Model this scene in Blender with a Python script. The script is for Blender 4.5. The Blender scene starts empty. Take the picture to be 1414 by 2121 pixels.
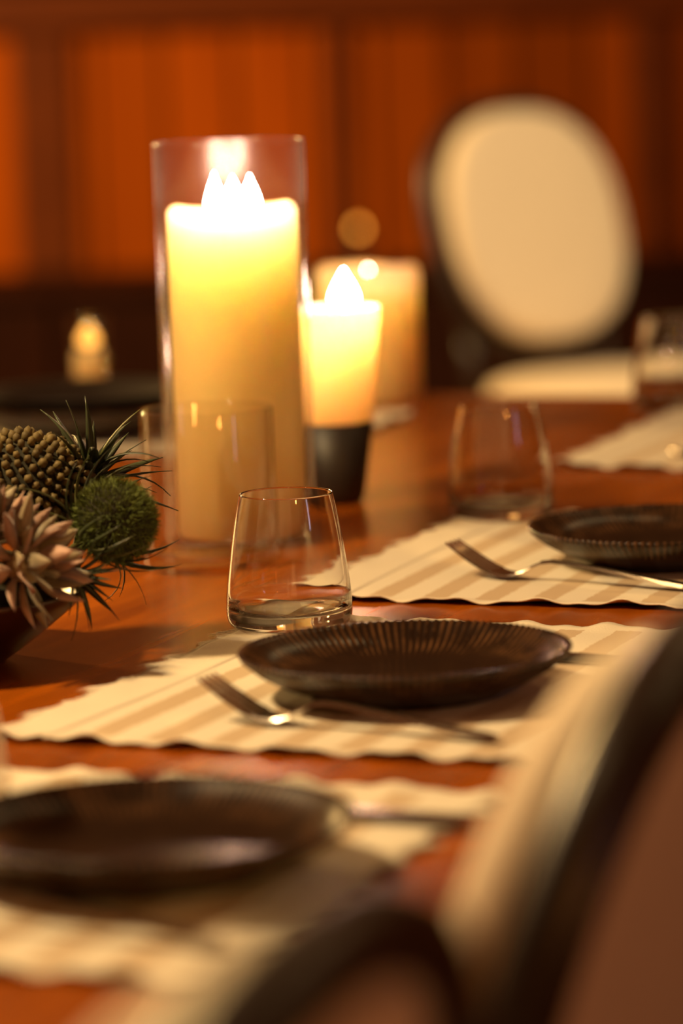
import bpy, bmesh, math, random
from mathutils import Vector, Matrix, Quaternion
random.seed(7)
S = bpy.context.scene
C = S.collection
R = math.radians

# ------------------------------------------------------------------ camera
CAM_Z = 1.194
cam = bpy.data.cameras.new('camera')
cam.lens = 135.0; cam.sensor_fit = 'VERTICAL'; cam.sensor_height = 36.0; cam.sensor_width = 24.0
cam.clip_start = 0.05; cam.clip_end = 60
cam.dof.use_dof = True; cam.dof.focus_distance = 2.63; cam.dof.aperture_fstop = 3.3
co = bpy.data.objects.new('camera', cam); C.objects.link(co)
_p, _r = R(7.9), R(1.8)
_F = Vector((0, math.cos(_p), -math.sin(_p))); _U0 = Vector((0, math.sin(_p), math.cos(_p))); _R0 = Vector((1, 0, 0))
_R = _R0*math.cos(_r) - _U0*math.sin(_r); _U = _U0*math.cos(_r) + _R0*math.sin(_r)
_m = Matrix((_R, _U, -_F)).transposed().to_4x4(); _m.translation = Vector((0, 0, CAM_Z))
co.matrix_world = _m
S.camera = co

# ------------------------------------------------------------------ world, lamps, exposure
w = bpy.data.worlds.new('dim_warm_room'); S.world = w; w.use_nodes = True
w.node_tree.nodes['Background'].inputs[0].default_value = (1.0, 0.25, 0.055, 1)
w.node_tree.nodes['Background'].inputs[1].default_value = 0.10
WARM = (1.0, 0.74, 0.40)
def lamp(name, loc, power, radius=0.05, col=WARM):
    l = bpy.data.lights.new(name, 'POINT'); l.energy = power; l.shadow_soft_size = radius; l.color = col; l.cycles.is_caustics_light = name == 'pendant_and_fill'
    o = bpy.data.objects.new(name, l); o.location = loc; C.objects.link(o); return o
lamp('pendant_and_fill', (-1.10, 2.35, 2.30), 90, 0.06)
sl = bpy.data.lights.new('chair_fill_spot', 'SPOT'); sl.energy = 330; sl.spot_size = R(34); sl.spot_blend = 1.0; sl.shadow_soft_size = 0.06; sl.color = WARM  # unseen spot added to brighten the chair beyond the table
so_ = bpy.data.objects.new('chair_fill_spot', sl); so_.location = (1.7, 4.5, 2.5); C.objects.link(so_)
so_.rotation_euler = (Vector((0.40, 7.0, 0.72))-Vector(so_.location)).to_track_quat('-Z', 'Y').to_euler()
lamp('wall_fill', (-2.2, 6.6, 2.0), 420, 0.08, (1.0, 0.60, 0.20))  # unseen lamp added to wash the back wall with warm light
lamp('camera_side_fill', (1.5, -0.6, 2.2), 52, 0.10, (1.0, 0.36, 0.07))  # unseen warm fill added behind the camera for chair backs and candle
lamp('pendant_and_fill', (-0.86, 2.32, 1.85), 66, 0.05, (1.0, 0.62, 0.24))  # unseen fill added at the left to brighten the tall candle
for _x, _y in ((-1.6, 1.2), (-0.2, 1.6), (1.3, 2.4), (-1.9, 3.6), (0.9, 3.7)):      # small bulbs strung above the table
    lamp('string_bulb', (_x, _y, 2.45), 5.0, 0.022, (1.0, 0.66, 0.28))
def window_light(name, loc, target, sx, sy, power, col):
    l = bpy.data.lights.new(name, 'AREA'); l.shape = 'RECTANGLE'; l.size = sx; l.size_y = sy; l.energy = power; l.color = col
    o = bpy.data.objects.new(name, l); o.location = loc; C.objects.link(o)
    d = Vector(target)-Vector(loc); o.rotation_euler = d.to_track_quat('-Z', 'Y').to_euler(); return o
window_light('dusk_window', (3.2, 0.2, 1.9), (0, 2.6, 0.8), 0.24, 0.85, 2.6, (0.66, 0.66, 1.0))
S.view_settings.view_transform = 'Standard'; S.view_settings.look = 'None'
S.view_settings.exposure = 0.0; S.view_settings.gamma = 1.0
S.view_settings.use_curve_mapping = False
S.cycles.use_denoising = True
S.cycles.max_bounces = 16; S.cycles.transmission_bounces = 14; S.cycles.transparent_max_bounces = 24; S.cycles.glossy_bounces = 6
S.cycles.diffuse_bounces = 4
S.cycles.sample_clamp_indirect = 6.0
S.cycles.caustics_refractive = True; S.cycles.caustics_reflective = False

# ------------------------------------------------------------------ helpers
TH = R(21.0)                                   # the table runs 21 degrees to the right of the camera's axis
def tq(p, q, z=0.0):                           # p along the table, q across it -> room
    return Vector((p*math.sin(TH)+q*math.cos(TH), p*math.cos(TH)-q*math.sin(TH), z))
TROT = -TH                                     # rotation that turns local y to the table's long direction
TOP = 0.75

def link(name, me, m=None, parent=None, smooth=False):
    o = bpy.data.objects.new(name, me); C.objects.link(o)
    if m is not None and len(me.materials) == 0: me.materials.append(m)
    if parent is not None: o.parent = parent
    if smooth:
        for p in me.polygons: p.use_smooth = True
    return o
def obj(name, bm, m=None, parent=None, smooth=False):
    bmesh.ops.recalc_face_normals(bm, faces=bm.faces)
    me = bpy.data.meshes.new(name); bm.to_mesh(me); bm.free()
    return link(name, me, m, parent, smooth)
def empty(name, loc=(0, 0, 0), rz=0.0):
    o = bpy.data.objects.new(name, None); C.objects.link(o); o.location = loc; o.rotation_euler = (0, 0, rz)
    o.empty_display_size = 0.05; return o
def tag(o, label=None, cat=None, group=None, kind=None):
    if label: o['label'] = label
    if cat: o['category'] = cat
    if group: o['group'] = group
    if kind: o['kind'] = kind
    return o
def copy_tree(o, parent=None):
    c = o.copy(); C.objects.link(c)
    if parent is not None: c.parent = parent
    for ch in list(o.children): copy_tree(ch, c)
    return c
def retag(o, label):
    o['label'] = label; return o

def add_box(bm, cx, cy, cz, sx, sy, sz, bevel=0.0, mat=None):
    M = Matrix.Translation((cx, cy, cz)) @ Matrix.Diagonal((sx, sy, sz, 1))
    if mat is not None: M = mat @ M
    r = bmesh.ops.create_cube(bm, size=1.0, matrix=M)
    if bevel:
        es = {e for v in r['verts'] for e in v.link_edges}
        bmesh.ops.bevel(bm, geom=list(es), offset=bevel, segments=2, affect='EDGES', profile=0.6)
def add_lathe(bm, prof, seg=64, closed=False):
    """prof: (r, z) list; r=0 at an end makes a pole."""
    rings = []
    for r, z in prof:
        if r < 1e-7: rings.append([bm.verts.new((0, 0, z))])
        else: rings.append([bm.verts.new((r*math.cos(2*math.pi*k/seg), r*math.sin(2*math.pi*k/seg), z)) for k in range(seg)])
    pairs = list(zip(rings, rings[1:]))
    if closed: pairs.append((rings[-1], rings[0]))
    for a, b in pairs:
        for k in range(seg):
            k2 = (k+1) % seg
            if len(a) == 1 and len(b) == 1: continue
            if len(a) == 1: bm.faces.new((a[0], b[k], b[k2]))
            elif len(b) == 1: bm.faces.new((a[k], a[k2], b[0]))
            else: bm.faces.new((a[k], a[k2], b[k2], b[k]))
def smooth_prof(pts, n=6):
    """Catmull-Rom through (r, z) points."""
    out = []
    P = [pts[0]]+list(pts)+[pts[-1]]
    for i in range(1, len(P)-2):
        p0, p1, p2, p3 = P[i-1], P[i], P[i+1], P[i+2]
        for k in range(n):
            t = k/n
            out.append(tuple(max(0.0 if j == 0 else -9, 0.5*((2*p1[j])+(-p0[j]+p2[j])*t+(2*p0[j]-5*p1[j]+4*p2[j]-p3[j])*t*t+(-p0[j]+3*p1[j]-3*p2[j]+p3[j])*t**3)) for j in (0, 1)))
    out.append(pts[-1]); return out
def add_tube(bm, pts, rad, seg=10, cap=True):
    """tube along points; rad a number or a list."""
    n = len(pts); pts = [Vector(p) for p in pts]
    if not hasattr(rad, '__len__'): rad = [rad]*n
    ref = Vector((0, 0, 1)); rings = []
    t0 = (pts[1]-pts[0]).normalized()
    if abs(t0.dot(ref)) > 0.95: ref = Vector((1, 0, 0))
    a = t0.cross(ref).normalized()
    for i in range(n):
        t = (pts[min(i+1, n-1)]-pts[max(i-1, 0)]).normalized()
        a = (a - t*a.dot(t)).normalized(); b = t.cross(a)
        rings.append([bm.verts.new(pts[i]+(a*math.cos(2*math.pi*k/seg)+b*math.sin(2*math.pi*k/seg))*rad[i]) for k in range(seg)])
    for r0, r1 in zip(rings, rings[1:]):
        for k in range(seg): bm.faces.new((r0[k], r0[(k+1) % seg], r1[(k+1) % seg], r1[k]))
    if cap:
        bm.faces.new(rings[0]); bm.faces.new(rings[-1])

# ------------------------------------------------------------------ materials
def mat(name):
    m = bpy.data.materials.new(name); m.use_nodes = True
    nt = m.node_tree; b = nt.nodes['Principled BSDF']; return m, nt, b
def N(nt, t, **kw):
    n = nt.nodes.new(t)
    for k, v in kw.items():
        if k in n.inputs: n.inputs[k].default_value = v
        else: setattr(n, k, v)
    return n
def simple(name, col, rough=0.5, noise=0.0, nscale=30, bump=0.0, bscale=200, metal=0.0, spec=0.5, coat=0.0, sheen=0.0, stretch=(1, 1, 1), rand=0.0):
    m, nt, b = mat(name)
    b.inputs['Base Color'].default_value = (*col, 1); b.inputs['Roughness'].default_value = rough
    b.inputs['Metallic'].default_value = metal; b.inputs['Specular IOR Level'].default_value = spec
    b.inputs['Coat Weight'].default_value = coat; b.inputs['Coat Roughness'].default_value = 0.12
    b.inputs['Sheen Weight'].default_value = sheen
    tc = N(nt, 'ShaderNodeTexCoord'); mp = N(nt, 'ShaderNodeMapping'); mp.inputs['Scale'].default_value = stretch
    nt.links.new(tc.outputs['Object'], mp.inputs['Vector'])
    last = None
    if noise:
        nz = N(nt, 'ShaderNodeTexNoise', Scale=nscale, Detail=5.0)
        nt.links.new(mp.outputs[0], nz.inputs['Vector'])
        mx = N(nt, 'ShaderNodeMix', data_type='RGBA')
        mx.inputs[6].default_value = (*[c*(1-noise) for c in col], 1); mx.inputs[7].default_value = (*[min(1, c*(1+noise)) for c in col], 1)
        cr = N(nt, 'ShaderNodeMapRange'); cr.inputs[1].default_value = 0.3; cr.inputs[2].default_value = 0.7
        nt.links.new(nz.outputs[0], cr.inputs[0]); nt.links.new(cr.outputs[0], mx.inputs[0]); last = mx.outputs[2]
    if rand:
        oi = N(nt, 'ShaderNodeObjectInfo'); mr = N(nt, 'ShaderNodeMapRange'); mr.inputs[3].default_value = 1-rand; mr.inputs[4].default_value = 1+rand
        nt.links.new(oi.outputs['Random'], mr.inputs[0])
        mu = N(nt, 'ShaderNodeMix', data_type='RGBA', blend_type='MULTIPLY'); mu.inputs[0].default_value = 1.0
        if last: nt.links.new(last, mu.inputs[6])
        else: mu.inputs[6].default_value = (*col, 1)
        nt.links.new(mr.outputs[0], mu.inputs[7]); last = mu.outputs[2]
    if last: nt.links.new(last, b.inputs['Base Color'])
    if bump:
        n2 = N(nt, 'ShaderNodeTexNoise', Scale=bscale, Detail=4.0); nt.links.new(mp.outputs[0], n2.inputs['Vector'])
        bp = N(nt, 'ShaderNodeBump', Strength=bump, Distance=0.002); nt.links.new(n2.outputs[0], bp.inputs['Height'])
        nt.links.new(bp.outputs[0], b.inputs['Normal'])
    return m

def wood_mat(name, dark, light, rough, scale, stretch, coat=0.0, bump=0.15, rand=0.0, spec=0.5):
    m, nt, b = mat(name); b.inputs['Specular IOR Level'].default_value = spec
    b.inputs['Roughness'].default_value = rough; b.inputs['Coat Weight'].default_value = coat; b.inputs['Coat Roughness'].default_value = 0.1
    tc = N(nt, 'ShaderNodeTexCoord'); mp = N(nt, 'ShaderNodeMapping'); mp.inputs['Scale'].default_value = stretch
    nt.links.new(tc.outputs['Object'], mp.inputs['Vector'])
    oi = N(nt, 'ShaderNodeObjectInfo')
    nz = N(nt, 'ShaderNodeTexNoise', Scale=scale, Detail=8.0, Roughness=0.6, Distortion=0.8, noise_dimensions='4D')
    nt.links.new(mp.outputs[0], nz.inputs['Vector']); nt.links.new(oi.outputs['Random'], nz.inputs['W'])
    cr = N(nt, 'ShaderNodeValToRGB'); e = cr.color_ramp.elements
    e[0].position = 0.3; e[0].color = (*dark, 1); e[1].position = 0.72; e[1].color = (*light, 1)
    nt.links.new(nz.outputs[0], cr.inputs[0]); last = cr.outputs[0]
    if rand:
        mr = N(nt, 'ShaderNodeMapRange'); mr.inputs[3].default_value = 1-rand; mr.inputs[4].default_value = 1+rand
        nt.links.new(oi.outputs['Random'], mr.inputs[0])
        mu = N(nt, 'ShaderNodeMix', data_type='RGBA', blend_type='MULTIPLY'); mu.inputs[0].default_value = 1.0
        nt.links.new(last, mu.inputs[6]); nt.links.new(mr.outputs[0], mu.inputs[7]); last = mu.outputs[2]
    nt.links.new(last, b.inputs['Base Color'])
    n2 = N(nt, 'ShaderNodeTexNoise', Scale=scale*2.2, Detail=6.0, Distortion=0.6); nt.links.new(mp.outputs[0], n2.inputs['Vector'])
    bp = N(nt, 'ShaderNodeBump', Strength=bump, Distance=0.002); nt.links.new(n2.outputs[0], bp.inputs['Height'])
    nt.links.new(bp.outputs[0], b.inputs['Normal'])
    return m

def glass_mat(name, ior=1.47):
    m = bpy.data.materials.new(name); m.use_nodes = True; nt = m.node_tree; nt.nodes.clear()
    g = N(nt, 'ShaderNodeBsdfGlass', Roughness=0.0, IOR=ior); g.inputs['Color'].default_value = (0.985, 0.985, 0.98, 1)
    o = N(nt, 'ShaderNodeOutputMaterial'); nt.links.new(g.outputs[0], o.inputs[0]); return m
def thin_glass_mat(name, ior=1.40, rough=0.02):
    """thin-walled pane: straight-through light with Fresnel reflections, so flames light the room through it"""
    m = bpy.data.materials.new(name); m.use_nodes = True; nt = m.node_tree; nt.nodes.clear()
    t = N(nt, 'ShaderNodeBsdfTransparent'); t.inputs['Color'].default_value = (0.992, 0.99, 0.985, 1)
    g = N(nt, 'ShaderNodeBsdfGlossy', Roughness=rough)
    ge = N(nt, 'ShaderNodeNewGeometry'); mr = N(nt, 'ShaderNodeMapRange'); mr.inputs[3].default_value = ior; mr.inputs[4].default_value = 1/ior
    f = N(nt, 'ShaderNodeFresnel'); mx = N(nt, 'ShaderNodeMixShader')
    nt.links.new(ge.outputs['Backfacing'], mr.inputs[0]); nt.links.new(mr.outputs[0], f.inputs['IOR'])   # same reflectance from both sides
    nt.links.new(f.outputs[0], mx.inputs[0]); nt.links.new(t.outputs[0], mx.inputs[1]); nt.links.new(g.outputs[0], mx.inputs[2])
    o = N(nt, 'ShaderNodeOutputMaterial'); nt.links.new(mx.outputs[0], o.inputs[0]); return m
def emit_mat(name, col, strength):
    m = bpy.data.materials.new(name); m.use_nodes = True; nt = m.node_tree; nt.nodes.clear()
    e = N(nt, 'ShaderNodeEmission', Strength=strength); e.inputs[0].default_value = (*col, 1)
    o = N(nt, 'ShaderNodeOutputMaterial'); nt.links.new(e.outputs[0], o.inputs[0]); return m
def wax_mat(name, col, scale, radius):
    m, nt, b = mat(name)
    b.inputs['Base Color'].default_value = (*col, 1); b.inputs['Roughness'].default_value = 0.45
    b.inputs['Subsurface Weight'].default_value = 0.45; b.inputs['Subsurface Radius'].default_value = radius
    b.inputs['Subsurface Scale'].default_value = scale; b.inputs['Specular IOR Level'].default_value = 0.3
    return m

M_table = wood_mat('table_wood', (0.18, 0.034, 0.001), (0.44, 0.105, 0.0025), 0.26, 3.2, (9, 1.0, 9), coat=0.08, bump=0.10, spec=0.38)
M_wall = wood_mat('wall_wood', (0.24, 0.043, 0.0015), (0.42, 0.088, 0.003), 0.5, 2.0, (6, 6, 0.5), bump=0.1, rand=0.38, spec=0.02)
M_darkwood = wood_mat('dark_wood', (0.012, 0.003, 0.001), (0.028, 0.007, 0.002), 0.5, 6, (6, 6, 1), bump=0.05, spec=0.06)
M_rail = wood_mat('rail_wood', (0.09, 0.017, 0.001), (0.15, 0.030, 0.0015), 0.5, 4, (1, 6, 6), bump=0.1, spec=0.12)
M_plaster = simple('plaster', (0.07, 0.020, 0.004), 0.8, noise=0.08, bump=0.1)
M_floor = wood_mat('floor_wood', (0.10, 0.03, 0.008), (0.20, 0.07, 0.02), 0.35, 3, (8, 1, 1), bump=0.1)
M_frame = simple('ebonised_frame', (0.020, 0.010, 0.006), 0.35, noise=0.2)
M_fabric = simple('cream_fabric', (0.80, 0.66, 0.47), 0.85, noise=0.04, nscale=60, bump=0.25, bscale=900, sheen=0.2)
M_glass = glass_mat('clear_glass')
M_thin = thin_glass_mat('thin_clear_glass')
M_hazy = thin_glass_mat('smoky_vase_glass', 1.36, 0.22)
M_thin2 = thin_glass_mat('thick_clear_glass', 1.5)
M_steel = simple('brushed_steel', (0.80, 0.72, 0.62), 0.2, metal=1.0)
M_wick = simple('wick', (0.02, 0.015, 0.01), 0.9)
M_flame = emit_mat('flame', (1.0, 0.58, 0.40), 170)
M_ember = emit_mat('small_flame', (1.0, 0.42, 0.07), 2.4)
M_faint = emit_mat('faint_flame', (1.0, 0.36, 0.04), 6.0)
M_wax = wax_mat('cream_wax', (0.99, 0.74, 0.30), 0.24, (1.0, 0.72, 0.70))
M_waxfar = wax_mat('amber_wax', (0.975, 0.69, 0.28), 0.18, (1.0, 0.68, 0.6))
M_black = simple('matt_black_ceramic', (0.014, 0.009, 0.007), 0.5, noise=0.2, bump=0.05)
M_bowl = wood_mat('dark_bowl_wood', (0.018, 0.007, 0.004), (0.045, 0.016, 0.008), 0.25, 10, (1, 1, 5), coat=0.4, bump=0.05)

def plate_mat():
    m, nt, b = mat('dark_glazed_stoneware')
    b.inputs['Roughness'].default_value = 0.20; b.inputs['Specular IOR Level'].default_value = 0.32
    at = N(nt, 'ShaderNodeVertexColor', layer_name='rib')
    tc = N(nt, 'ShaderNodeTexCoord')
    nz = N(nt, 'ShaderNodeTexNoise', Scale=60.0, Detail=4.0); nt.links.new(tc.outputs['Object'], nz.inputs['Vector'])
    mr = N(nt, 'ShaderNodeMapRange'); mr.inputs[1].default_value = 0.35; mr.inputs[2].default_value = 0.65; nt.links.new(nz.outputs[0], mr.inputs[0])
    mu = N(nt, 'ShaderNodeMath', operation='MULTIPLY'); nt.links.new(at.outputs['Color'], mu.inputs[0]); nt.links.new(mr.outputs[0], mu.inputs[1])
    mx = N(nt, 'ShaderNodeMix', data_type='RGBA'); mx.inputs[6].default_value = (0.016, 0.008, 0.005, 1); mx.inputs[7].default_value = (0.14, 0.065, 0.028, 1)
    nt.links.new(mu.outputs[0], mx.inputs[0]); nt.links.new(mx.outputs[2], b.inputs['Base Color'])
    n2 = N(nt, 'ShaderNodeTexNoise', Scale=220.0, Detail=3.0); nt.links.new(tc.outputs['Object'], n2.inputs['Vector'])
    bp = N(nt, 'ShaderNodeBump', Strength=0.02, Distance=0.001); nt.links.new(n2.outputs[0], bp.inputs['Height']); nt.links.new(bp.outputs[0], b.inputs['Normal'])
    return m
M_plate = plate_mat()

MAT_W, MAT_D = 0.345, 0.44                      # across the table (towards the diner), along the table
def mat_cloth():
    m, nt, b = mat('striped_cloth')
    b.inputs['Roughness'].default_value = 0.9; b.inputs['Sheen Weight'].default_value = 0.15
    tc = N(nt, 'ShaderNodeTexCoord'); sp = N(nt, 'ShaderNodeSeparateXYZ'); nt.links.new(tc.outputs['Object'], sp.inputs[0])
    def math_(op, a, bb=None, c=None):
        n = N(nt, 'ShaderNodeMath', operation=op)
        for i, v in enumerate((a, bb, c)):
            if v is None: continue
            if isinstance(v, (int, float)): n.inputs[i].default_value = v
            else: nt.links.new(v, n.inputs[i])
        return n.outputs[0]
    x, y = sp.outputs[0], sp.outputs[1]
    nz = N(nt, 'ShaderNodeTexNoise', Scale=240.0, Detail=1.0); nt.links.new(tc.outputs['Object'], nz.inputs['Vector'])
    wob = math_('MULTIPLY', math_('SUBTRACT', nz.outputs[0], 0.5), 0.004)
    xs = math_('ADD', math_('ADD', x, MAT_W/2-0.050), wob)
    fr = math_('FRACT', math_('DIVIDE', xs, 0.0405))
    stripe = math_('LESS_THAN', fr, 0.46)
    inx = math_('GREATER_THAN', xs, 0.0)
    inx2 = math_('LESS_THAN', x, MAT_W/2-0.03)
    iny = math_('LESS_THAN', math_('ABSOLUTE', math_('ADD', y, wob)), MAT_D/2-0.013)
    k = math_('MULTIPLY', math_('MULTIPLY', stripe, inx), math_('MULTIPLY', inx2, iny))
    mx = N(nt, 'ShaderNodeMix', data_type='RGBA'); mx.inputs[6].default_value = (0.76, 0.68, 0.54, 1); mx.inputs[7].default_value = (0.55, 0.41, 0.26, 1)
    nt.links.new(k, mx.inputs[0]); nt.links.new(mx.outputs[2], b.inputs['Base Color'])
    wv = N(nt, 'ShaderNodeTexNoise', Scale=700.0, Detail=2.0); nt.links.new(tc.outputs['Object'], wv.inputs['Vector'])
    bp = N(nt, 'ShaderNodeBump', Strength=0.35, Distance=0.001); nt.links.new(wv.outputs[0], bp.inputs['Height']); nt.links.new(bp.outputs[0], b.inputs['Normal'])
    return m
M_cloth = mat_cloth()
M_thread = simple('cream_thread', (0.76, 0.68, 0.54), 0.9)

# ------------------------------------------------------------------ setting
bm = bmesh.new(); add_box(bm, 0, 3.5, -0.05, 14, 13, 0.1)
tag(obj('floor', bm, M_floor), kind='structure')
WALL_Y = 9.0
bm = bmesh.new(); add_box(bm, 0, WALL_Y+0.1, 1.5, 14, 0.16, 3.0)
wall = tag(obj('wall_back', bm, M_plaster), kind='structure')
RAIL_Z = 1.095
pw = 0.165
bm = bmesh.new(); add_box(bm, 0, 0, RAIL_Z/2, pw-0.012, 0.03, RAIL_Z, 0.003)
plank0 = obj('plank', bm, M_wall, wall)
n = 0
x = -3.6
while x < 3.6:
    o = plank0 if n == 0 else plank0.copy()
    if n: C.objects.link(o)
    o.location = (x, WALL_Y+0.005, 0); n += 1
    x += pw
# upright posts between the panel fields
for px, wd in ((-0.665, 0.13), (0.02, 0.05), (0.75, 0.09)):
    bm = bmesh.new(); add_box(bm, px, WALL_Y-0.012, RAIL_Z/2, wd, 0.05, RAIL_Z, 0.004)
    obj('post', bm, M_rail, wall)
bm = bmesh.new(); add_box(bm, 0, WALL_Y-0.02, RAIL_Z+0.055, 14, 0.09, 0.11, 0.008); add_box(bm, 0, WALL_Y-0.035, RAIL_Z+0.122, 14, 0.12, 0.024, 0.006)
tag(obj('trim_1', bm, M_rail), kind='structure')

# low sideboard along the back wall
sb = tag(empty('sideboard', (0, 8.45, 0)), 'long low dark wooden sideboard against the orange plank wall', 'sideboard')
SBH = 0.56
bm = bmesh.new(); add_box(bm, -0.1, 0, SBH/2+0.03, 3.0, 0.42, SBH-0.12, 0.004); obj('carcass', bm, M_darkwood, sb)
bm = bmesh.new(); add_box(bm, -0.1, -0.01, SBH-0.015, 3.06, 0.46, 0.03, 0.006); obj('top', bm, M_darkwood, sb)
for k in range(6):
    cx = -1.35+k*0.5
    bm = bmesh.new(); add_box(bm, cx, -0.22, SBH/2+0.03, 0.485, 0.02, SBH-0.14, 0.004); dr = obj('door', bm, M_darkwood, sb)
    bm = bmesh.new(); bmesh.ops.create_uvsphere(bm, u_segments=12, v_segments=8, radius=0.012, matrix=Matrix.Translation((cx+(0.2 if k % 2 == 0 else -0.2), -0.238, SBH/2+0.05)))
    obj('knob', bm, M_steel, dr, True)
for sx in (-1.5, 1.3):
    for sy in (-0.16, 0.16):
        bm = bmesh.new(); add_box(bm, sx, sy, 0.05, 0.05, 0.05, 0.1, 0.004); obj('leg', bm, M_darkwood, sb)

# ------------------------------------------------------------------ table
P0, P1, Q0, Q1 = 0.35, 3.87, -2.30, -0.595
pc, qc = (P0+P1)/2, (Q0+Q1)/2
tb = tag(empty('dining_table', tq(pc, qc, 0), TROT), 'large glossy orange brown wooden dining table', 'table')
LP, WQ = P1-P0, Q1-Q0
bm = bmesh.new(); add_box(bm, 0, 0, TOP-0.025, WQ, LP, 0.05, 0.006); obj('tabletop', bm, M_table, tb).cycles.is_caustics_receiver = True
bm = bmesh.new()
for s in (-1, 1):
    add_box(bm, s*(WQ/2-0.12), 0, TOP-0.10, 0.025, LP-0.24, 0.10, 0.003); add_box(bm, 0, s*(LP/2-0.12), TOP-0.10, WQ-0.24, 0.025, 0.10, 0.003)
obj('apron', bm, M_table, tb)
for sx in (-1, 1):
    for sy in (-1, 1):
        bm = bmesh.new(); add_box(bm, sx*(WQ/2-0.12), sy*(LP/2-0.12), (TOP-0.05)/2, 0.09, 0.09, TOP-0.05, 0.006); obj('leg', bm, M_table, tb)

# ------------------------------------------------------------------ placemats
def make_mat(seed):
    rnd = random.Random(seed)
    nx, ny = 70, 90
    ph = [rnd.uniform(0, 6.3) for _ in range(8)]
    HEM = 0.034
    def zed(x, y):
        z = 0.0012
        dn = max(0.0, 1-(y+MAT_D/2)/0.018); df = max(0.0, 1-(MAT_D/2-y)/0.02)
        z += dn*(0.0026+0.0018*math.sin(x*95+ph[0])+0.0011*math.sin(x*210+ph[1]))
        z += df*(0.0020+0.0015*math.sin(x*100+ph[2])+0.0008*math.sin(x*230+ph[6]))
        dl = max(0.0, 1-(x+MAT_W/2)/0.02)
        z += dl*(0.0012+0.0010*math.sin(y*80+ph[3]))
        z += 0.0006*(1+math.sin(x*24+ph[4])*math.sin(y*19+ph[5]))
        d = x+MAT_W/2-HEM
        if d < 0: z += 0.0011
        z -= 0.0010*math.exp(-(d/0.0011)**2)
        return max(z, 0.0013)
    # rows denser around the hem crease
    xs = [-MAT_W/2+HEM*0.9*k/10 for k in range(10)]+[-MAT_W/2+HEM+t for t in (-0.0025, -0.0015, -0.0008, 0, 0.0008, 0.0015, 0.0025)]
    xs += [-MAT_W/2+HEM+0.004+(MAT_W-HEM-0.004)*k/nx for k in range(nx+1)]
    bm = bmesh.new(); G = []
    for j in range(ny+1):
        t = j/ny
        y = -MAT_D/2+MAT_D*t; row = []
        for x in xs:
            yy = y
            if j == 0: yy -= 0.0016*math.sin(x*190+ph[1])+0.0008*math.sin(x*77+ph[2])
            if j == ny: yy += 0.0014*math.sin(x*180+ph[3])
            xx = x+0.0022*math.sin(yy*11+ph[7])
            row.append(bm.verts.new((xx, yy, zed(x, y))))
        G.append(row)
    for j in range(ny):
        for i in range(len(xs)-1): bm.faces.new((G[j][i], G[j][i+1], G[j+1][i+1], G[j+1][i]))
    me = bpy.data.meshes.new('cloth'); bm.to_mesh(me); bm.free()
    # frayed fringe: loose threads along the two short ends, in little tufts
    fb = bmesh.new()
    for side in (-1, 1):
        for k in range(620):
            y = -MAT_D/2+MAT_D*(k+rnd.random())/620
            tuft = 0.65+0.35*math.sin(y*150+ph[0])+0.25*math.sin(y*61+ph[1])
            L = 0.0035+0.0125*max(0.1, tuft)**1.4*rnd.uniform(0.7, 1.15)
            lean = 0.004*math.sin(y*150+ph[0]+1.3)+rnd.uniform(-0.0015, 0.0015)
            x0 = side*(MAT_W/2-0.001)+0.0022*math.sin(y*11+ph[7]); wd = 0.00055
            z0 = zed(side*MAT_W/2, y)
            zt = 0.0008+rnd.uniform(0, 0.0022)
            a = fb.verts.new((x0, y-wd, z0)); b_ = fb.verts.new((x0, y+wd, z0)); c = fb.verts.new((x0+side*L*0.6, y+lean*0.5+wd, (z0+zt)/2+0.0008)); d = fb.verts.new((x0+side*L*0.6, y+lean*0.5-wd, (z0+zt)/2+0.0008))
            e = fb.verts.new((x0+side*L, y+lean, zt))
            fb.faces.new((a, b_, c, d)); fb.faces.new((d, c, e))
    fm = bpy.data.meshes.new('fringe'); fb.to_mesh(fm); fb.free()
    return me, fm
def placemat(p, q, label, drot=0.0, seed=0, group='striped placemats on the table'):
    t = tag(empty('placemat', tq(p, q, TOP+0.0004), TROT+drot), label, 'placemat', group)
    me, fm = make_mat(seed)
    o = link('cloth', me, M_cloth, t, True); o.cycles.is_caustics_receiver = True
    so = o.modifiers.new('thick', 'SOLIDIFY'); so.thickness = 0.0010; so.offset = -1
    fo = link('fringe', fm, M_thread, t); tag(fo, kind='stuff')
    return t
QM = -0.832
mats = {
 'm3': placemat(1.735, QM-0.005, 'striped cream placemat nearest the camera, under the blurred dark plate', 0, 3),
 'm2': placemat(2.243, QM+0.004, 'striped cream placemat with frayed edge under the sharp tumbler and dark plate', R(-1.0), 2),
 'm1': placemat(2.768, QM-0.015, 'striped placemat whose fork is raised clear beside the ribbed plate', R(1.0), 1),
 'm0': placemat(3.50, QM-0.05, 'farthest golden placemat of the row, under the cut off tumbler', 0, 5),
 'mh': placemat(3.50, -1.545, 'placemat at the far end of the table, under the dark bowl', R(90), 6),
}

mats['m3'].scale = (1, 0.94, 1)

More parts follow.
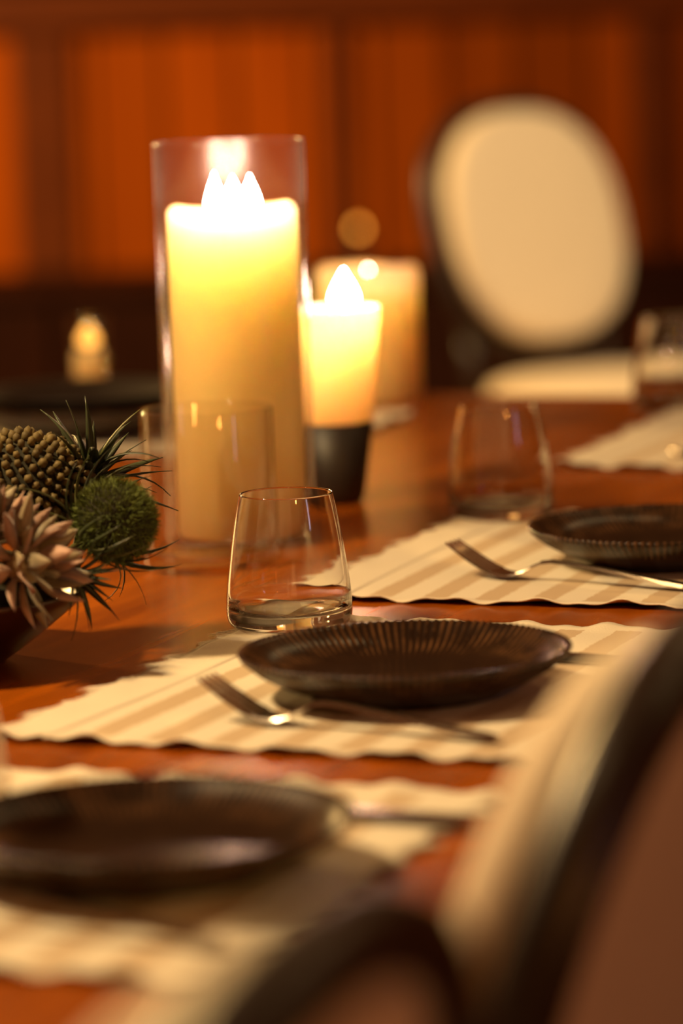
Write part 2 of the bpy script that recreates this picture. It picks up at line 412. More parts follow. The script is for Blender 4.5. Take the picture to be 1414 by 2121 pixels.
# ------------------------------------------------------------------ plates
def plate_mesh():
    seg = 360
    outer = [(0.0, 0.0015), (0.052, 0.0015), (0.055, 0.0), (0.060, 0.0), (0.063, 0.003), (0.078, 0.0085), (0.092, 0.0165), (0.1015, 0.0245)]
    rim = [(0.1035, 0.0268), (0.1030, 0.0280), (0.1012, 0.0278)]
    inner = [(0.0985, 0.0258), (0.0945, 0.0225), (0.088, 0.0180), (0.080, 0.0140), (0.070, 0.0108), (0.062, 0.0096), (0.04, 0.0090), (0.0, 0.0090)]
    prof = outer+rim+inner
    bm = bmesh.new(); cl = bm.loops.layers.color.new('rib')
    rings = []; val = {}
    for i, (r, z) in enumerate(prof):
        ring = []
        if r == 0: ring = [bm.verts.new((0, 0, z))]; val[ring[0]] = 0
        else:
            inn = i >= len(outer)
            amt = 0.0
            if inn and r > 0.066: amt = min(1, (r-0.066)/0.012)
            if not inn and r > 0.075: amt = min(1, (r-0.075)/0.02)
            for k in range(seg):
                ridge = 1.0 if k % 3 == 0 else 0.0
                dz = (0.0009 if inn else -0.0007)*amt*ridge; dr = 0.0006*amt*ridge if i in (len(outer)-1, len(outer)) else 0
                a = 2*math.pi*k/seg
                v = bm.verts.new(((r+dr)*math.cos(a), (r+dr)*math.sin(a), z+dz)); val[v] = ridge*amt; ring.append(v)
        rings.append(ring)
    for a, b in zip(rings, rings[1:]):
        for k in range(seg):
            k2 = (k+1) % seg
            if len(a) == 1: f = bm.faces.new((a[0], b[k2], b[k]))
            elif len(b) == 1: f = bm.faces.new((a[k], a[k2], b[0]))
            else: f = bm.faces.new((a[k], a[k2], b[k2], b[k]))
    for f in bm.faces:
        f.smooth = True
        for l in f.loops: v = val[l.vert]; l[cl] = (v, v, v, 1)
    return bm
pl = obj('plate', plate_mesh(), M_plate); PZ = TOP+0.0036
plates = {}
def place(proto, first, p, q, z, label, rz=0.0, cat=None, group=None):
    o = proto if first else copy_tree(proto)
    o.location = tq(p, q, z); o.rotation_euler = (0, 0, TROT+rz); tag(o, label, cat, group); return o
G_PL = 'dark ribbed plates on the placemats'
place(pl, True, 2.207, -0.808, PZ, 'dark ribbed plate in focus behind the sharp tumbler, middle of the row', 0.2, 'plate', G_PL)
place(pl, False, 1.722, -0.770, PZ, 'dark plate blurred in the foreground with an amber gleam', 0.5, 'plate', G_PL)
place(pl, False, 2.755, -0.797, PZ, 'dark plate with pale ribs under the raised fork, cut by the frame', 0.9, 'plate', G_PL)
hp = place(pl, False, 3.47, -1.60, PZ, 'dark plate under a dark bowl at the table end', 0.9, 'plate', G_PL); hp.scale = (1.28, 1.28, 1.15)
# bowl on the far plate
bm = bmesh.new(); add_lathe(bm, [(0, 0), (0.045, 0), (0.05, 0.004), (0.085, 0.018), (0.108, 0.030), (0.110, 0.032), (0.107, 0.032), (0.083, 0.021), (0.048, 0.008), (0, 0.007)], 64)
fb_ = obj('soup_bowl', bm, M_black, None, True); fb_.location = tq(3.47, -1.60, PZ+0.0115); tag(fb_, 'shallow dark bowl set on the far plate, blurred behind the spiky leaves', 'bowl')

# ------------------------------------------------------------------ cutlery
def strip(bm, pts, th=0.0016):
    """flat bar along x: pts = (x, y centre, z, width)"""
    rows = []
    for x, y, z, wd in pts:
        rows.append([bm.verts.new((x, y-wd/2, z)), bm.verts.new((x, y+wd/2, z)), bm.verts.new((x, y+wd/2*0.8, z+th)), bm.verts.new((x, y-wd/2*0.8, z+th))])
    for a, b in zip(rows, rows[1:]):
        for k in range(4): bm.faces.new((a[k], a[(k+1) % 4], b[(k+1) % 4], b[k]))
    bm.faces.new(rows[0]); bm.faces.new(rows[-1])
def fz(s):                                     # height of the fork's centre line, s from the tips
    K = [(0, .0225), (.008, .0180), (.016, .0132), (.024, .0090), (.032, .0052), (.040, .0024), (.048, .0006), (.055, .0006), (.062, .0032), (.070, .0080), (.078, .0112), (.086, .0122), (.10, .0116), (.14, .0074), (.18, .0028), (.205, .0004)]
    for (a, za), (b, zb) in zip(K, K[1:]):
        if a <= s <= b:
            t = (s-a)/(b-a); return za+(zb-za)*t
    return K[-1][1]
def make_fork():
    t = empty('fork')
    bm = bmesh.new(); strip(bm, [(s, 0, fz(s), wd) for s, wd in ((.038, .0225), (.045, .0235), (.052, .0225), (.058, .018), (.064, .011), (.070, .0070), (.078, .0056))], .0018)
    obj('head', bm, M_steel, t)
    for k in range(4):
        y = (k-1.5)*0.0061; bm = bmesh.new()
        strip(bm, [(s, y*(0.93 if s < .01 else 1), fz(s), wd) for s, wd in ((0, .0016), (.008, .0030), (.016, .0036), (.024, .0038), (.032, .0040), (.0385, .0042))], .0018)
        obj('tine', bm, M_steel, t)
    bm = bmesh.new(); strip(bm, [(s, 0, fz(s), wd) for s, wd in ((.0775, .0056), (.086, .0054), (.10, .0056), (.12, .0066), (.14, .0080), (.16, .0096), (.18, .0110), (.197, .0112), (.205, .007))], .0024)
    obj('handle', bm, M_steel, t)
    return t
fork = make_fork(); CZ = TOP+0.0042
G_F = 'forks on the placemats'
def lay(proto, first, p, q, label, rz, cat, group, z=CZ):
    o = proto if first else copy_tree(proto); o.location = tq(p, q, z); o.rotation_euler = (0, 0, TROT+rz); return tag(o, label, cat, group)
lay(fork, True, 2.665, -0.936, 'steel fork with raised tines in front of the ribbed plate at the frame edge', R(-13), 'fork', G_F)
lay(fork, False, 2.112, -0.902, 'steel fork partly shaded in front of the plate by the sharp tumbler', R(-12), 'fork', G_F)
lay(fork, False, 1.610, -0.880, 'steel fork blurred in front of the nearest dark plate', R(-5), 'fork', G_F)
def make_knife():
    t = empty('knife')
    bm = bmesh.new(); strip(bm, [(0, .004, .0, .0016), (.01, .001, .0, .010), (.03, 0, .0, .0165), (.08, 0, .0, .0175), (.105, 0, .0, .0165), (.112, 0, .0005, .009)], .0014); obj('blade', bm, M_steel, t)
    bm = bmesh.new(); strip(bm, [(.111, 0, .0, .0085), (.12, 0, .0, .0085), (.15, 0, .0, .0105), (.19, 0, .0, .0130), (.212, 0, .0, .0135), (.218, 0, .0004, .009)], .0040); obj('handle', bm, M_steel, t)
    return t
knife = make_knife()
G_K = 'knives beside the plates'
lay(knife, True, 2.338, -0.925, 'steel knife whose handle shows beyond the middle plate', R(-2), 'knife', G_K)
lay(knife, False, 1.870, -0.862, 'steel knife whose handle shows beyond the nearest plate', R(-3), 'knife', G_K)
lay(knife, False, 2.885, -0.93, 'steel knife behind the plate with pale ribs', R(-2), 'knife', G_K)
lay(knife, False, 3.38, -0.975, 'dark blurred knife under the cut off tumbler', R(-38), 'knife', G_K, CZ+0.0015)

# ------------------------------------------------------------------ glasses
def tumbler_mesh():
    outer = smooth_prof([(0.0405, 0.0012), (0.0428, 0.0050), (0.0436, 0.0115), (0.0428, 0.026), (0.0408, 0.042), (0.0386, 0.058), (0.0362, 0.073), (0.0338, 0.085), (0.0322, 0.0915)], 5)
    inner = smooth_prof([(0.0310, 0.0915), (0.0326, 0.085), (0.0350, 0.073), (0.0374, 0.058), (0.0395, 0.042), (0.0411, 0.027), (0.0408, 0.018), (0.0380, 0.0118), (0.0300, 0.0094), (0.016, 0.0090)], 5)
    prof = [(0, 0.0006), (0.037, 0.0), (0.039, 0.0002)]+outer+[(0.0320, 0.0920), (0.0312, 0.0920)]+inner+[(0, 0.0090)]
    bm = bmesh.new(); add_lathe(bm, prof, 96); return bm
tum = obj('tumbler', tumbler_mesh(), M_glass, None, True)
G_T = 'stemless glasses on the placemats'
tum.cycles.is_caustics_caster = True
tum.location = (-0.038, 2.619, TOP+0.0032); tag(tum, 'clear stemless tumbler in sharp focus at the middle placemat', 'glass', G_T)
for loc, lab in (((0.131, 3.128), 'softly blurred clear tumbler beside the plate with pale ribs'), ((0.342, 3.872), 'blurred tumbler on the farthest placemat, cut by the frame'), ((-0.2215, 1.975), 'tumbler at the nearest placemat, only its edge in the frame')):
    o = tum.copy(); C.objects.link(o); o.location = (*loc, TOP+0.0032); o['label'] = lab

# straight votive glass, empty
bm = bmesh.new(); add_lathe(bm, [(0, 0.0005), (0.0475, 0), (0.0505, 0.003), (0.0512, 0.008), (0.0512, 0.1215), (0.0504, 0.123), (0.0485, 0.123), (0.0478, 0.1215), (0.0478, 0.016), (0.045, 0.0125), (0, 0.012)], 96)
vo = obj('cylinder_glass', bm, M_thin2, None, True); vo.location = (-0.101, 2.915, TOP+0.0002)
tag(vo, 'short straight clear glass, empty, in front of the tall candle', 'glass')

# ------------------------------------------------------------------ candles
def flame_mesh(r, h):
    bm = bmesh.new(); add_lathe(bm, smooth_prof([(0, 0), (r*0.7, h*0.10), (r, h*0.30), (r*0.72, h*0.58), (r*0.28, h*0.84), (0, h)], 4), 16); return bm
def candle(name, loc, r, h, rim, pool, wicks, wax, fl_mat, fr, fh, label, cat='candle', seed=1, lift=0.006):
    t = tag(empty(name, loc), label, cat)
    bm = bmesh.new()
    add_lathe(bm, [(0, 0), (r-0.003, 0), (r, 0.003), (r, h-0.006), (r-0.002, h-0.0015), (r-rim*0.5, h), (r-rim, h-0.004), (r-rim*1.5, h-pool*0.8), (r-rim*2.2, h-pool), (0, h-pool)], 64)
    rnd = random.Random(seed)
    for v in bm.verts:
        if v.co.z > h-0.012:
            a = math.atan2(v.co.y, v.co.x); v.co.z += 0.0016*math.sin(a*2+seed)+0.0008*math.sin(a*5)
    obj('wax', bm, wax, t, True)
    for wx, wy in wicks:
        bm = bmesh.new(); add_tube(bm, [(wx, wy, h-pool-0.004), (wx, wy, h-pool+0.008), (wx+0.002, wy, h-pool+0.014)], 0.0011, 6); obj('wick', bm, M_wick, t)
        o = obj('flame', flame_mesh(fr*rnd.uniform(.9, 1.1), fh*rnd.uniform(.9, 1.1)), fl_mat, t, True); o.location = (wx, wy, h-pool+lift)
    return t
VB = Vector((-0.080, 3.037, TOP))
bm = bmesh.new(); add_lathe(bm, [(0, 0.0005), (0.056, 0), (0.0597, 0.003), (0.0600, 0.008), (0.0600, 0.3195), (0.0592, 0.321), (0.0576, 0.321), (0.0570, 0.3195), (0.0570, 0.010), (0.054, 0.0075), (0, 0.007)], 96)
va = obj('hurricane_vase', bm, M_hazy, None, True); va.location = VB
tag(va, 'tall clear cylinder vase around the lit ivory pillar candle', 'vase')
candle('pillar_candle', VB+Vector((0.001, 0, 0.0075)), 0.0515, 0.262, 0.010, 0.016, [(-0.013, -0.006), (0.001, 0.011), (0.015, -0.005)], M_wax, M_flame, 0.0085, 0.035, 'tall ivory three wick pillar candle burning inside the clear vase')

# two-tone holder: black foot, pale translucent upper part
ch = tag(empty('candle_holder', (-0.004, 3.262, TOP)), 'tapered candle holder with black foot and pale glowing top, beside the tall vase', 'candle holder')
bm = bmesh.new(); add_lathe(bm, [(0, 0), (0.020, 0), (0.0235, 0.003), (0.0255, 0.012), (0.0335, 0.070), (0.0318, 0.070), (0.0262, 0.032), (0.024, 0.0295), (0, 0.029)], 48); obj('foot', bm, M_black, ch, True)
M_shade = simple('pale_translucent_shade', (0.84, 0.66, 0.42), 0.6)
M_shade.node_tree.nodes['Principled BSDF'].inputs['Subsurface Weight'].default_value = 1.0
M_shade.node_tree.nodes['Principled BSDF'].inputs['Subsurface Radius'].default_value = (1, .6, .3)
M_shade.node_tree.nodes['Principled BSDF'].inputs['Subsurface Scale'].default_value = 0.02
bm = bmesh.new(); add_lathe(bm, [(0.0300, 0.0695), (0.0334, 0.0702), (0.0418, 0.166), (0.0412, 0.1675), (0.0400, 0.166), (0.0318, 0.071)], 48, True); obj('shade', bm, M_shade, ch, True)
candle('taper_candle', (-0.004+0.012, 3.262, TOP+0.0297), 0.0110, 0.128, 0.003, 0.003, [(0, 0)], M_waxfar, M_flame, 0.0130, 0.034, 'small candle burning inside the black footed holder', lift=0.009)

candle('wide_pillar_candle', (0.036, 4.06, TOP), 0.054, 0.142, 0.012, 0.030, [(0.0, 0.0)], M_waxfar, M_flame, 0.0055, 0.022, 'short wide amber glowing pillar candle at the far end of the table', seed=3)

# small glass with tealight far left
sg = Vector((-0.272, 4.21, TOP))
bm = bmesh.new(); add_lathe(bm, [(0, 0.0005), (0.018, 0), (0.0200, 0.003), (0.0215, 0.085), (0.0210, 0.086), (0.0203, 0.085), (0.0188, 0.010), (0, 0.009)], 48)
o = obj('shot_glass', bm, M_thin, None, True); o.location = sg; tag(o, 'small slim glass with a burning candle at the far table end', 'glass')
candle('small_candle', sg+Vector((0, 0, 0.0095)), 0.0172, 0.038, 0.003, 0.003, [(0, 0)], M_waxfar, M_ember, 0.0135, 0.028, 'small amber candle inside the slim far glass', lift=0.006)

# tealight and stem holder added on the sideboard for a soft disc of light
tl = tag(empty('added_tealight_holder', (0.056, 8.36, SBH)), 'added dark stemmed tealight holder on the sideboard by the plank wall', 'candle holder')
bm = bmesh.new(); add_lathe(bm, [(0, 0), (0.03, 0), (0.03, 0.004), (0.006, 0.009), (0.006, 0.055), (0.024, 0.064), (0.026, 0.086), (0.023, 0.086), (0.021, 0.068), (0, 0.066)], 32); obj('stem', bm, M_black, tl, True)
candle('tealight', (0.056, 8.36, SBH+0.0665), 0.018, 0.016, 0.003, 0.002, [(0, 0)], M_waxfar, M_faint, 0.009, 0.020, 'tiny added tealight giving a faint disc of light above the sideboard')

# ------------------------------------------------------------------ chairs
def oval_pts(rx, rz, n=72, pw=2.4):
    out = []
    for k in range(n):
        a = 2*math.pi*k/n; c, s = math.cos(a), math.sin(a)
        out.append((rx*math.copysign(abs(c)**(2/pw), c), rz*math.copysign(abs(s)**(2/pw), s)))
    return out
def add_oval_layers(bm, layers, cap0=True, cap1=True):
    """layers: (rx, rz, y): an oval solid along y"""
    rings = [[bm.verts.new((x, y, z)) for x, z in oval_pts(rx, rz)] for rx, rz, y in layers]
    for a, b in zip(rings, rings[1:]):
        n = len(a)
        for k in range(n): bm.faces.new((a[k], a[(k+1) % n], b[(k+1) % n], b[k]))
    for c, r in ((cap0, rings[0]), (cap1, rings[-1])):
        if c: bm.faces.new(r)
def make_chair():
    """local: faces +y, floor at z=0"""
    t = empty('dining_chair')
    tilt = Matrix.Translation((0, -0.215, 0.735)) @ Matrix.Rotation(R(15), 4, 'X')
    RX, RZ = 0.235, 0.242
    def tob(bm): bmesh.ops.transform(bm, matrix=tilt, verts=bm.verts)
    bm = bmesh.new(); L = [(RX-0.028, RZ-0.028, -0.012), (RX-0.024, RZ-0.024, -0.021), (RX-0.006, RZ-0.006, -0.021), (RX, RZ, -0.014), (RX, RZ, 0.004), (RX-0.005, RZ-0.005, 0.010), (RX-0.028, RZ-0.028, 0.010)]
    rings = [[bm.verts.new((x, y, z)) for x, z in oval_pts(a, b)] for a, b, y in L]
    for i in range(len(rings)):
        a, b = rings[i], rings[(i+1) % len(rings)]
        for k in range(72): bm.faces.new((a[k], a[(k+1) % 72], b[(k+1) % 72], b[k]))
    tob(bm); obj('back_frame', bm, M_frame, t, True)
    bm = bmesh.new(); add_oval_layers(bm, [(RX-0.030, RZ-0.030, 0.0102), (RX-0.028, RZ-0.028, 0.022), (RX-0.031, RZ-0.031, 0.036), (RX-0.040, RZ-0.040, 0.044), (RX-0.06, RZ-0.06, 0.049), (RX-0.11, RZ-0.11, 0.053), (0.02, 0.02, 0.055)])
    tob(bm); obj('back_cushion', bm, M_fabric, t, True)
    bm = bmesh.new(); add_oval_layers(bm, [(RX-0.0285, RZ-0.0285, 0.002), (RX-0.0285, RZ-0.0285, -0.012), (RX-0.06, RZ-0.06, -0.017), (RX-0.13, RZ-0.13, -0.019), (0.02, 0.02, -0.0195)])
    tob(bm); obj('back_panel', bm, M_fabric, t, True)
    bm = bmesh.new()
    outl = [(-0.215, -0.19), (0.215, -0.19), (0.245, 0.0), (0.25, 0.17), (0.22, 0.235), (0.11, 0.26), (-0.11, 0.26), (-0.22, 0.235), (-0.25, 0.17), (-0.245, 0.0)]
    def slab(bm, outline, zs):
        rings = [[bm.verts.new((x*s, y*s, z)) for x, y in outline] for s, z in zs]
        for a, b in zip(rings, rings[1:]):
            for k in range(len(a)): bm.faces.new((a[k], a[(k+1) % len(a)], b[(k+1) % len(a)], b[k]))
        bm.faces.new(rings[0]); bm.faces.new(rings[-1])
    slab(bm, outl, [(0.96, 0.421), (0.99, 0.43), (0.99, 0.455), (0.95, 0.472), (0.80, 0.482), (0.4, 0.486)]); o = obj('seat', bm, M_fabric, t, True)
    ss = o.modifiers.new('soft', 'SUBSURF'); ss.levels = 1; ss.render_levels = 2
    bm = bmesh.new(); slab(bm, outl, [(0.93, 0.355), (0.97, 0.36), (0.97, 0.42), (0.9, 0.4205)]); obj('seat_frame', bm, M_frame, t)
    for sx, sy in ((-1, 1), (1, 1), (-1, -1), (1, -1)):
        bm = bmesh.new(); x, y = sx*0.19, (0.19 if sy > 0 else -0.155)
        add_lathe(bm, [(0, 0), (0.011, 0), (0.013, 0.02), (0.021, 0.29), (0.026, 0.31), (0.022, 0.325), (0.026, 0.345), (0.026, 0.3548), (0, 0.3548)], 16)
        bmesh.ops.translate(bm, verts=bm.verts, vec=(x, y, 0)); obj('leg', bm, M_frame, t, True)
    for s in (-1, 1):
        bm = bmesh.new(); add_tube(bm, [(s*0.165, -0.178, 0.40), (s*0.165, -0.195, 0.50), (s*0.166, -0.204, 0.562)], 0.014, 10); obj('back_post', bm, M_frame, t, True)
    return t
chair = make_chair()
G_C = 'round backed dining chairs'
def put_chair(o, x, y, face, label):
    o.location = (x, y, 0); o.rotation_euler = (0, 0, math.atan2(-face[0], face[1])); return tag(o, label, 'chair', G_C)
# the chair beyond the table: oval centre stands at about (0.345, 7.0)
a = R(40); f = Vector((math.sin(a), -math.cos(a)))
c0 = Vector((0.355, 7.0))
put_chair(chair, c0.x+f.x*0.215, c0.y+f.y*0.215, f, 'cream oval backed chair standing beyond the far table end, facing the table')
# chairs on the near side, facing the table
f = Vector((-math.cos(TH-0.04), math.sin(TH-0.04)))
for (p, q), lab in (((1.60, -0.505), 'near chair with dark rimmed oval back, seen from behind at the frame edge'), ((1.03, -0.470), 'nearest chair, only its dark arched back top in the frame')):
    c = tq(p, q); o = copy_tree(chair)
    put_chair(o, c.x+f.x*0.204, c.y+f.y*0.204, f, lab); o.scale = (0.95, 0.95, 0.95)

# ------------------------------------------------------------------ flower bowl
BC = Vector((-0.286, 2.530, TOP))
bm = bmesh.new(); add_lathe(bm, smooth_prof([(0, 0), (0.052, 0), (0.062, 0.003), (0.088, 0.022), (0.110, 0.040), (0.119, 0.049), (0.116, 0.050), (0.104, 0.040), (0.083, 0.025), (0.055, 0.011), (0, 0.009)], 4), 72)
bw = obj('flower_bowl', bm, M_bowl, None, True); bw.location = BC; tag(bw, 'dark polished wooden bowl holding succulents and proteas', 'bowl')
M_leafd = simple('dark_green_leaf', (0.030, 0.040, 0.014), 0.45, noise=0.35, nscale=60, rand=0.35)
M_leaf2 = simple('olive_leaf', (0.075, 0.080, 0.022), 0.5, noise=0.35, nscale=60, rand=0.35)
M_moss = simple('moss_green', (0.10, 0.13, 0.022), 0.8, noise=0.4, nscale=80, rand=0.2)
M_bud = simple('olive_bud', (0.13, 0.095, 0.030), 0.7, noise=0.4, nscale=150, rand=0.35)
M_petal = simple('dusky_pink_petal', (0.34, 0.20, 0.145), 0.6, noise=0.3, nscale=70, rand=0.25, sheen=0.2)
M_petal2 = simple('grey_green_petal', (0.24, 0.19, 0.11), 0.6, noise=0.3, nscale=70, rand=0.25, sheen=0.2)
M_soil = simple('dark_moss_fill', (0.020, 0.018, 0.008), 0.95, noise=0.5, nscale=120, bump=0.6, bscale=150)
bm = bmesh.new(); add_lathe(bm, [(0, 0.0), (0.045, 0.001), (0.078, 0.016), (0.094, 0.028), (0.085, 0.040), (0.05, 0.052), (0, 0.056)], 40)
for v in bm.verts: v.co.z += 0.004*math.sin(v.co.x*160)*math.cos(v.co.y*140) if v.co.z > 0.035 else 0
o = obj('moss_fill', bm, M_soil, None, True); o.location = BC+Vector((0, 0, 0.0125)); tag(o, 'dark moss packed under the flowers in the bowl', 'moss', None, 'stuff')

def blade(L, W, T, curl, n=8, tip=0.0, belly=0.45, cup=0.0):
    """leaf growing along +z and bending to +x; flat across y"""
    bm = bmesh.new(); rows = []; x = z = 0.0; ang = 0.0
    for i in range(n+1):
        t = i/n
        wd = W*(math.sin(math.pi*(t**(math.log(0.5)/math.log(belly)))*0.97+0.03*math.pi) if tip == 0 else max(tip, 1-t**2.2))
        wd = max(wd, W*0.05); th = T*(1-t*0.8)
        nx, nz = math.cos(ang), -math.sin(ang)
        rows.append([bm.verts.new((x+nx*cup*wd, -wd/2, z+nz*cup*wd)), bm.verts.new((x-nx*th*0.5, 0, z-nz*th*0.5)), bm.verts.new((x+nx*cup*wd, wd/2, z+nz*cup*wd)), bm.verts.new((x+nx*th*0.5, 0, z+nz*th*0.5))])
        ang += curl/n; x += math.sin(ang)*L/n; z += math.cos(ang)*L/n
    for a, b in zip(rows, rows[1:]):
        for k in range(4): bm.faces.new((a[k], a[(k+1) % 4], b[(k+1) % 4], b[k]))
    bm.faces.new(rows[0]); bm.faces.new(rows[-1])
    bmesh.ops.recalc_face_normals(bm, faces=bm.faces)
    me = bpy.data.meshes.new('leaf'); bm.to_mesh(me); bm.free()
    for p in me.polygons: p.use_smooth = True
    return me
def axis_q(d): return Vector((0, 0, 1)).rotation_difference(Vector(d).normalized())
def put_leaf(name, me, m, parent, base, direction, spin, scale=1.0):
    """direction: unit vector the blade grows along; its face turns away from the parent's axis"""
    o = bpy.data.objects.new(name, me); C.objects.link(o); o.parent = parent
    if len(me.materials) == 0: me.materials.append(m)
    d = Vector(direction).normalized()
    up = Vector((0, 0, 1)); outx = (Vector((d.x, d.y, 0)) if abs(d.z) < 0.999 else Vector((1, 0, 0)))
    outx = (outx - d*outx.dot(d)); outx = outx.normalized() if outx.length > 1e-6 else Vector((1, 0, 0))
    yv = d.cross(outx)
    M3 = Matrix((outx, yv, d)).transposed() @ Matrix.Rotation(spin, 3, 'Z')
    o.rotation_mode = 'QUATERNION'; o.rotation_quaternion = M3.to_quaternion(); o.location = base; o.scale = (scale,)*3
    return o
def head(name, loc, axis, label, cat):
    t = empty(name, loc); t.rotation_mode = 'QUATERNION'; t.rotation_quaternion = axis_q(axis); return tag(t, label, cat)
def stem(parent, r, L):
    bm = bmesh.new(); add_tube(bm, [(0, 0, -L), (0, 0, 0.004)], r, 8); return obj('stem', bm, M_leafd, parent, True)
rnd = random.Random(11)
# spiky rosette
sp = head('spiky_rosette', (-0.170, 2.585, 0.862), (0.22, -0.15, 1), 'dark spiky leaved rosette rising at the top of the flower bowl', 'plant')
lv = [blade(0.052, 0.0086, 0.0024, c, tip=0.06) for c in (0.8, 0.3, 1.3)]
for me in lv: me.materials.append(M_leafd)
lvp = blade(0.050, 0.0075, 0.0022, 0.6, tip=0.06); lvp.materials.append(M_leaf2)
for k in range(58):
    el = R(6+84*(k/58)**0.8); az = k*2.39996+rnd.uniform(-.2, .2)
    d = (math.sin(el)*math.cos(az), math.sin(el)*math.sin(az), math.cos(el))
    put_leaf('leaf', lvp if k % 6 == 0 else lv[k % 3], None, sp, (d[0]*0.003, d[1]*0.003, 0.004-0.006*el), d, rnd.uniform(-.3, .3), rnd.uniform(.85, 1.2))
stem(sp, 0.004, 0.065)
# two broad pale leaves at its foot
# knobbly seed head
kb = head('knobbly_seed_head', (-0.212, 2.580, 0.863), (0.15, -0.25, 1), 'knobbly olive seed head at the upper left of the flower bowl', 'flower')
KR = 0.040
bm = bmesh.new(); bmesh.ops.create_icosphere(bm, subdivisions=3, radius=KR*0.93, matrix=Matrix.Diagonal((1.12, 1, 0.80, 1))); obj('core', bm, M_soil, kb, True)
bm = bmesh.new(); bmesh.ops.create_icosphere(bm, subdivisions=1, radius=0.0031); bmesh.ops.scale(bm, vec=(1, 1, 1.35), verts=bm.verts)
for v in bm.verts:
    if v.co.z > 0.002: v.co.x *= 0.75; v.co.y *= 0.75
bud = bpy.data.meshes.new('bud'); bm.to_mesh(bud); bm.free(); bud.materials.append(M_bud)
for p in bud.polygons: p.use_smooth = True
NB = 290
for k in range(NB):
    z = 1-1.55*(k+.5)/NB; r = math.sqrt(max(0, 1-z*z)); az = k*2.39996
    d = Vector((r*math.cos(az), r*math.sin(az), z)); o = bpy.data.objects.new('bud', bud); C.objects.link(o); o.parent = kb
    o.location = Vector((d.x*1.12*KR, d.y*KR, d.z*0.80*KR))*rnd.uniform(.96, 1.04); o.rotation_mode = 'QUATERNION'; o.rotation_quaternion = axis_q(d); s = rnd.uniform(.85, 1.2); o.scale = (s, s, s)
stem(kb, 0.005, 0.06)
# mossy ball flower
gb = head('green_ball_flower', (-0.150, 2.520, 0.843), (0.75, -0.25, 0.55), 'fuzzy moss green ball flower hanging over the right rim of the flower bowl', 'flower')
GR = 0.0300
bm = bmesh.new(); bmesh.ops.create_icosphere(bm, subdivisions=3, radius=GR*0.86); obj('core', bm, M_soil, gb, True)
bm = bmesh.new()
for k in range(5200):
    z = 1-1.9*(k+.5)/5200; r = math.sqrt(max(0, 1-z*z)); az = k*2.39996
    d = Vector((r*math.cos(az), r*math.sin(az), z)); j = Vector((rnd.gauss(0, .16), rnd.gauss(0, .16), rnd.gauss(0, .16)))
    a = d.orthogonal().normalized(); a.rotate(Quaternion(d, rnd.uniform(0, 6.28)))
    p0 = d*GR*0.82; p1 = (d+j*0.5).normalized()*GR*rnd.uniform(.96, 1.09)
    w_ = 0.00042
    v = [bm.verts.new(p0-a*w_), bm.verts.new(p0+a*w_), bm.verts.new(p1)]; bm.faces.new(v)
tag(obj('tuft', bm, M_moss, gb), kind='stuff')
lg = [blade(0.058, 0.0050, 0.0016, c, tip=0.08) for c in (1.0, 1.35, 1.7)]
for me in lg: me.materials.append(M_leaf2)
lg2 = blade(0.056, 0.0050, 0.0016, 1.2, tip=0.08); lg2.materials.append(M_leafd)
for k in range(30):
    az = k*2.39996; el = R(rnd.uniform(58, 88))
    d = (math.sin(el)*math.cos(az), math.sin(el)*math.sin(az), math.cos(el))
    put_leaf('leaf', lg2 if k % 2 else lg[k % 3], None, gb, (d[0]*0.014, d[1]*0.014, -0.022), d, rnd.uniform(-.45, .45)+(math.pi if k % 4 else 0), rnd.uniform(.75, 1.05))
stem(gb, 0.004, 0.055)
# trailing dark spiky tuft under the ball
dt = head('drooping_leaf_tuft', (-0.178, 2.495, 0.813), (0.7, -0.3, -0.35), 'drooping dark narrow leaves below the green ball flower', 'plant')
ld = [blade(0.040, 0.0048, 0.0018, c, tip=0.06) for c in (0.3, 0.7)]
for me in ld: me.materials.append(M_leafd)
for k in range(20):
    az = k*2.39996; el = R(rnd.uniform(8, 62)); d = (math.sin(el)*math.cos(az), math.sin(el)*math.sin(az), math.cos(el))
    put_leaf('leaf', ld[k % 2], None, dt, (0, 0, 0), d, rnd.uniform(-.5, .5), rnd.uniform(.75, 1.15))
stem(dt, 0.003, 0.03)
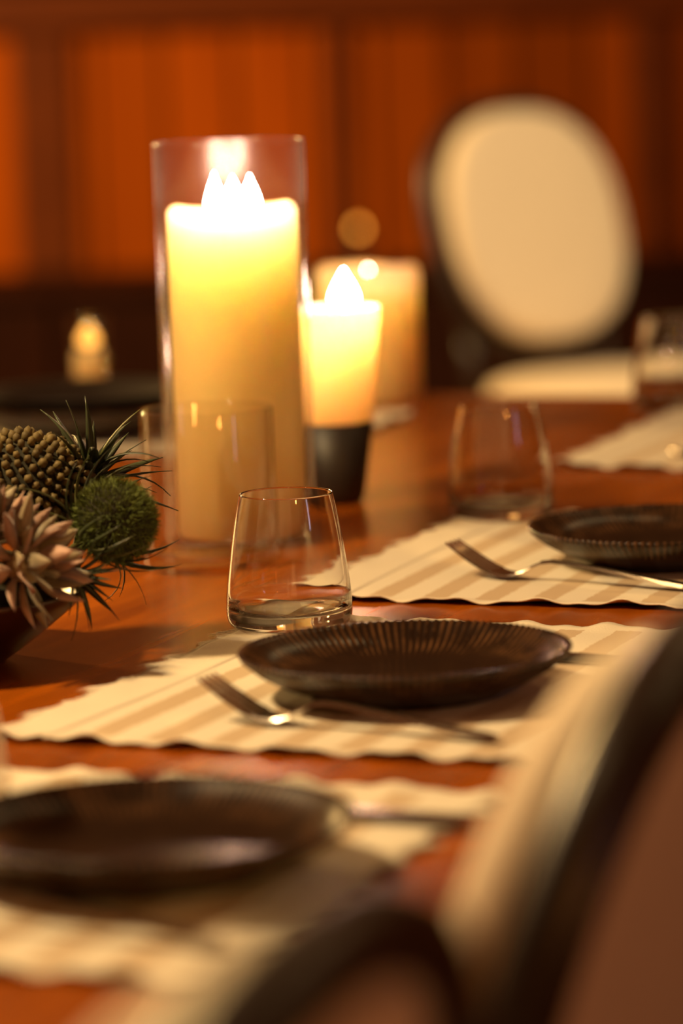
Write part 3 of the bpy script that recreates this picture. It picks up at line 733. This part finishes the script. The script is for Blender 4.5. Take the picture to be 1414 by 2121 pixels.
# proteas
def protea(loc, axis, scale, label, rings, seed):
    t = head('protea', loc, axis, label, 'flower'); r_ = random.Random(seed)
    pts = [blade(0.036*scale, 0.0135*scale, 0.0024*scale, c, belly=0.55, cup=0.12) for c in (-0.45, -0.25, 0.15)]
    pts2 = [blade(0.034*scale, 0.0125*scale, 0.0024*scale, c, belly=0.55, cup=0.12) for c in (-0.3, 0.2)]
    for me in pts: me.materials.append(M_petal)
    for me in pts2: me.materials.append(M_petal2)
    bm = bmesh.new(); add_lathe(bm, [(0, -0.012*scale), (0.008*scale, -0.010*scale), (0.012*scale, 0.0), (0.010*scale, 0.010*scale), (0, 0.016*scale)], 20); obj('heart', bm, M_petal2, t, True)
    for el, cnt, z0 in rings:
        for k in range(cnt):
            az = 2*math.pi*(k+r_.uniform(-.2, .2))/cnt+el; e = R(el+r_.uniform(-6, 6))
            d = (math.sin(e)*math.cos(az), math.sin(e)*math.sin(az), math.cos(e))
            me = r_.choice(pts2) if r_.random() < 0.42 else r_.choice(pts)
            put_leaf('petal', me, None, t, (d[0]*0.009*scale, d[1]*0.009*scale, z0*scale), d, r_.uniform(-.25, .25), r_.uniform(.85, 1.12))
    stem(t, 0.005, 0.045*scale); return t
protea((-0.236, 2.475, 0.844), (0.30, -0.45, 0.80), 1.15, 'dusky pink protea with pointed petals in the flower bowl, under the knobbly head', [(14, 5, .004), (34, 8, .002), (56, 9, 0), (80, 10, -.004)], 4)
protea((-0.204, 2.452, 0.826), (0.72, -0.42, 0.22), 1.08, 'grey pink protea spreading low over the bowl rim, below the upper protea', [(15, 5, .004), (38, 8, .002), (62, 9, 0), (84, 10, -.004)], 8)
# broad leaf pair between rosette and seed head
pr = head('broad_leaf_sprig', (-0.186, 2.555, 0.846), (0.35, -0.45, 0.9), 'sprig of broad pale brown leaves below the spiky rosette', 'plant')
bl = blade(0.030, 0.0125, 0.0016, 0.5, belly=0.5, cup=0.15); bl.materials.append(M_petal2)
for az, el in ((0.3, 70), (1.6, 75), (2.6, 60), (-0.9, 80), (-2.2, 70)):
    e = R(el); put_leaf('leaf', bl, None, pr, (0, 0, 0), (math.sin(e)*math.cos(az), math.sin(e)*math.sin(az), math.cos(e)), 0.2, rnd.uniform(.8, 1.1))
stem(pr, 0.003, 0.05)

# folded napkin at the far left
bm = bmesh.new(); add_box(bm, 0, 0, 0.006, 0.10, 0.16, 0.012, 0.004); add_box(bm, 0.004, 0.004, 0.0155, 0.092, 0.15, 0.007, 0.003)
o = obj('napkin', bm, M_fabric, None, True); o.location = (-0.405, 4.04, TOP+0.0005); o.rotation_euler = (0, 0, TROT); tag(o, 'folded pale napkin at the far left of the table', 'napkin')
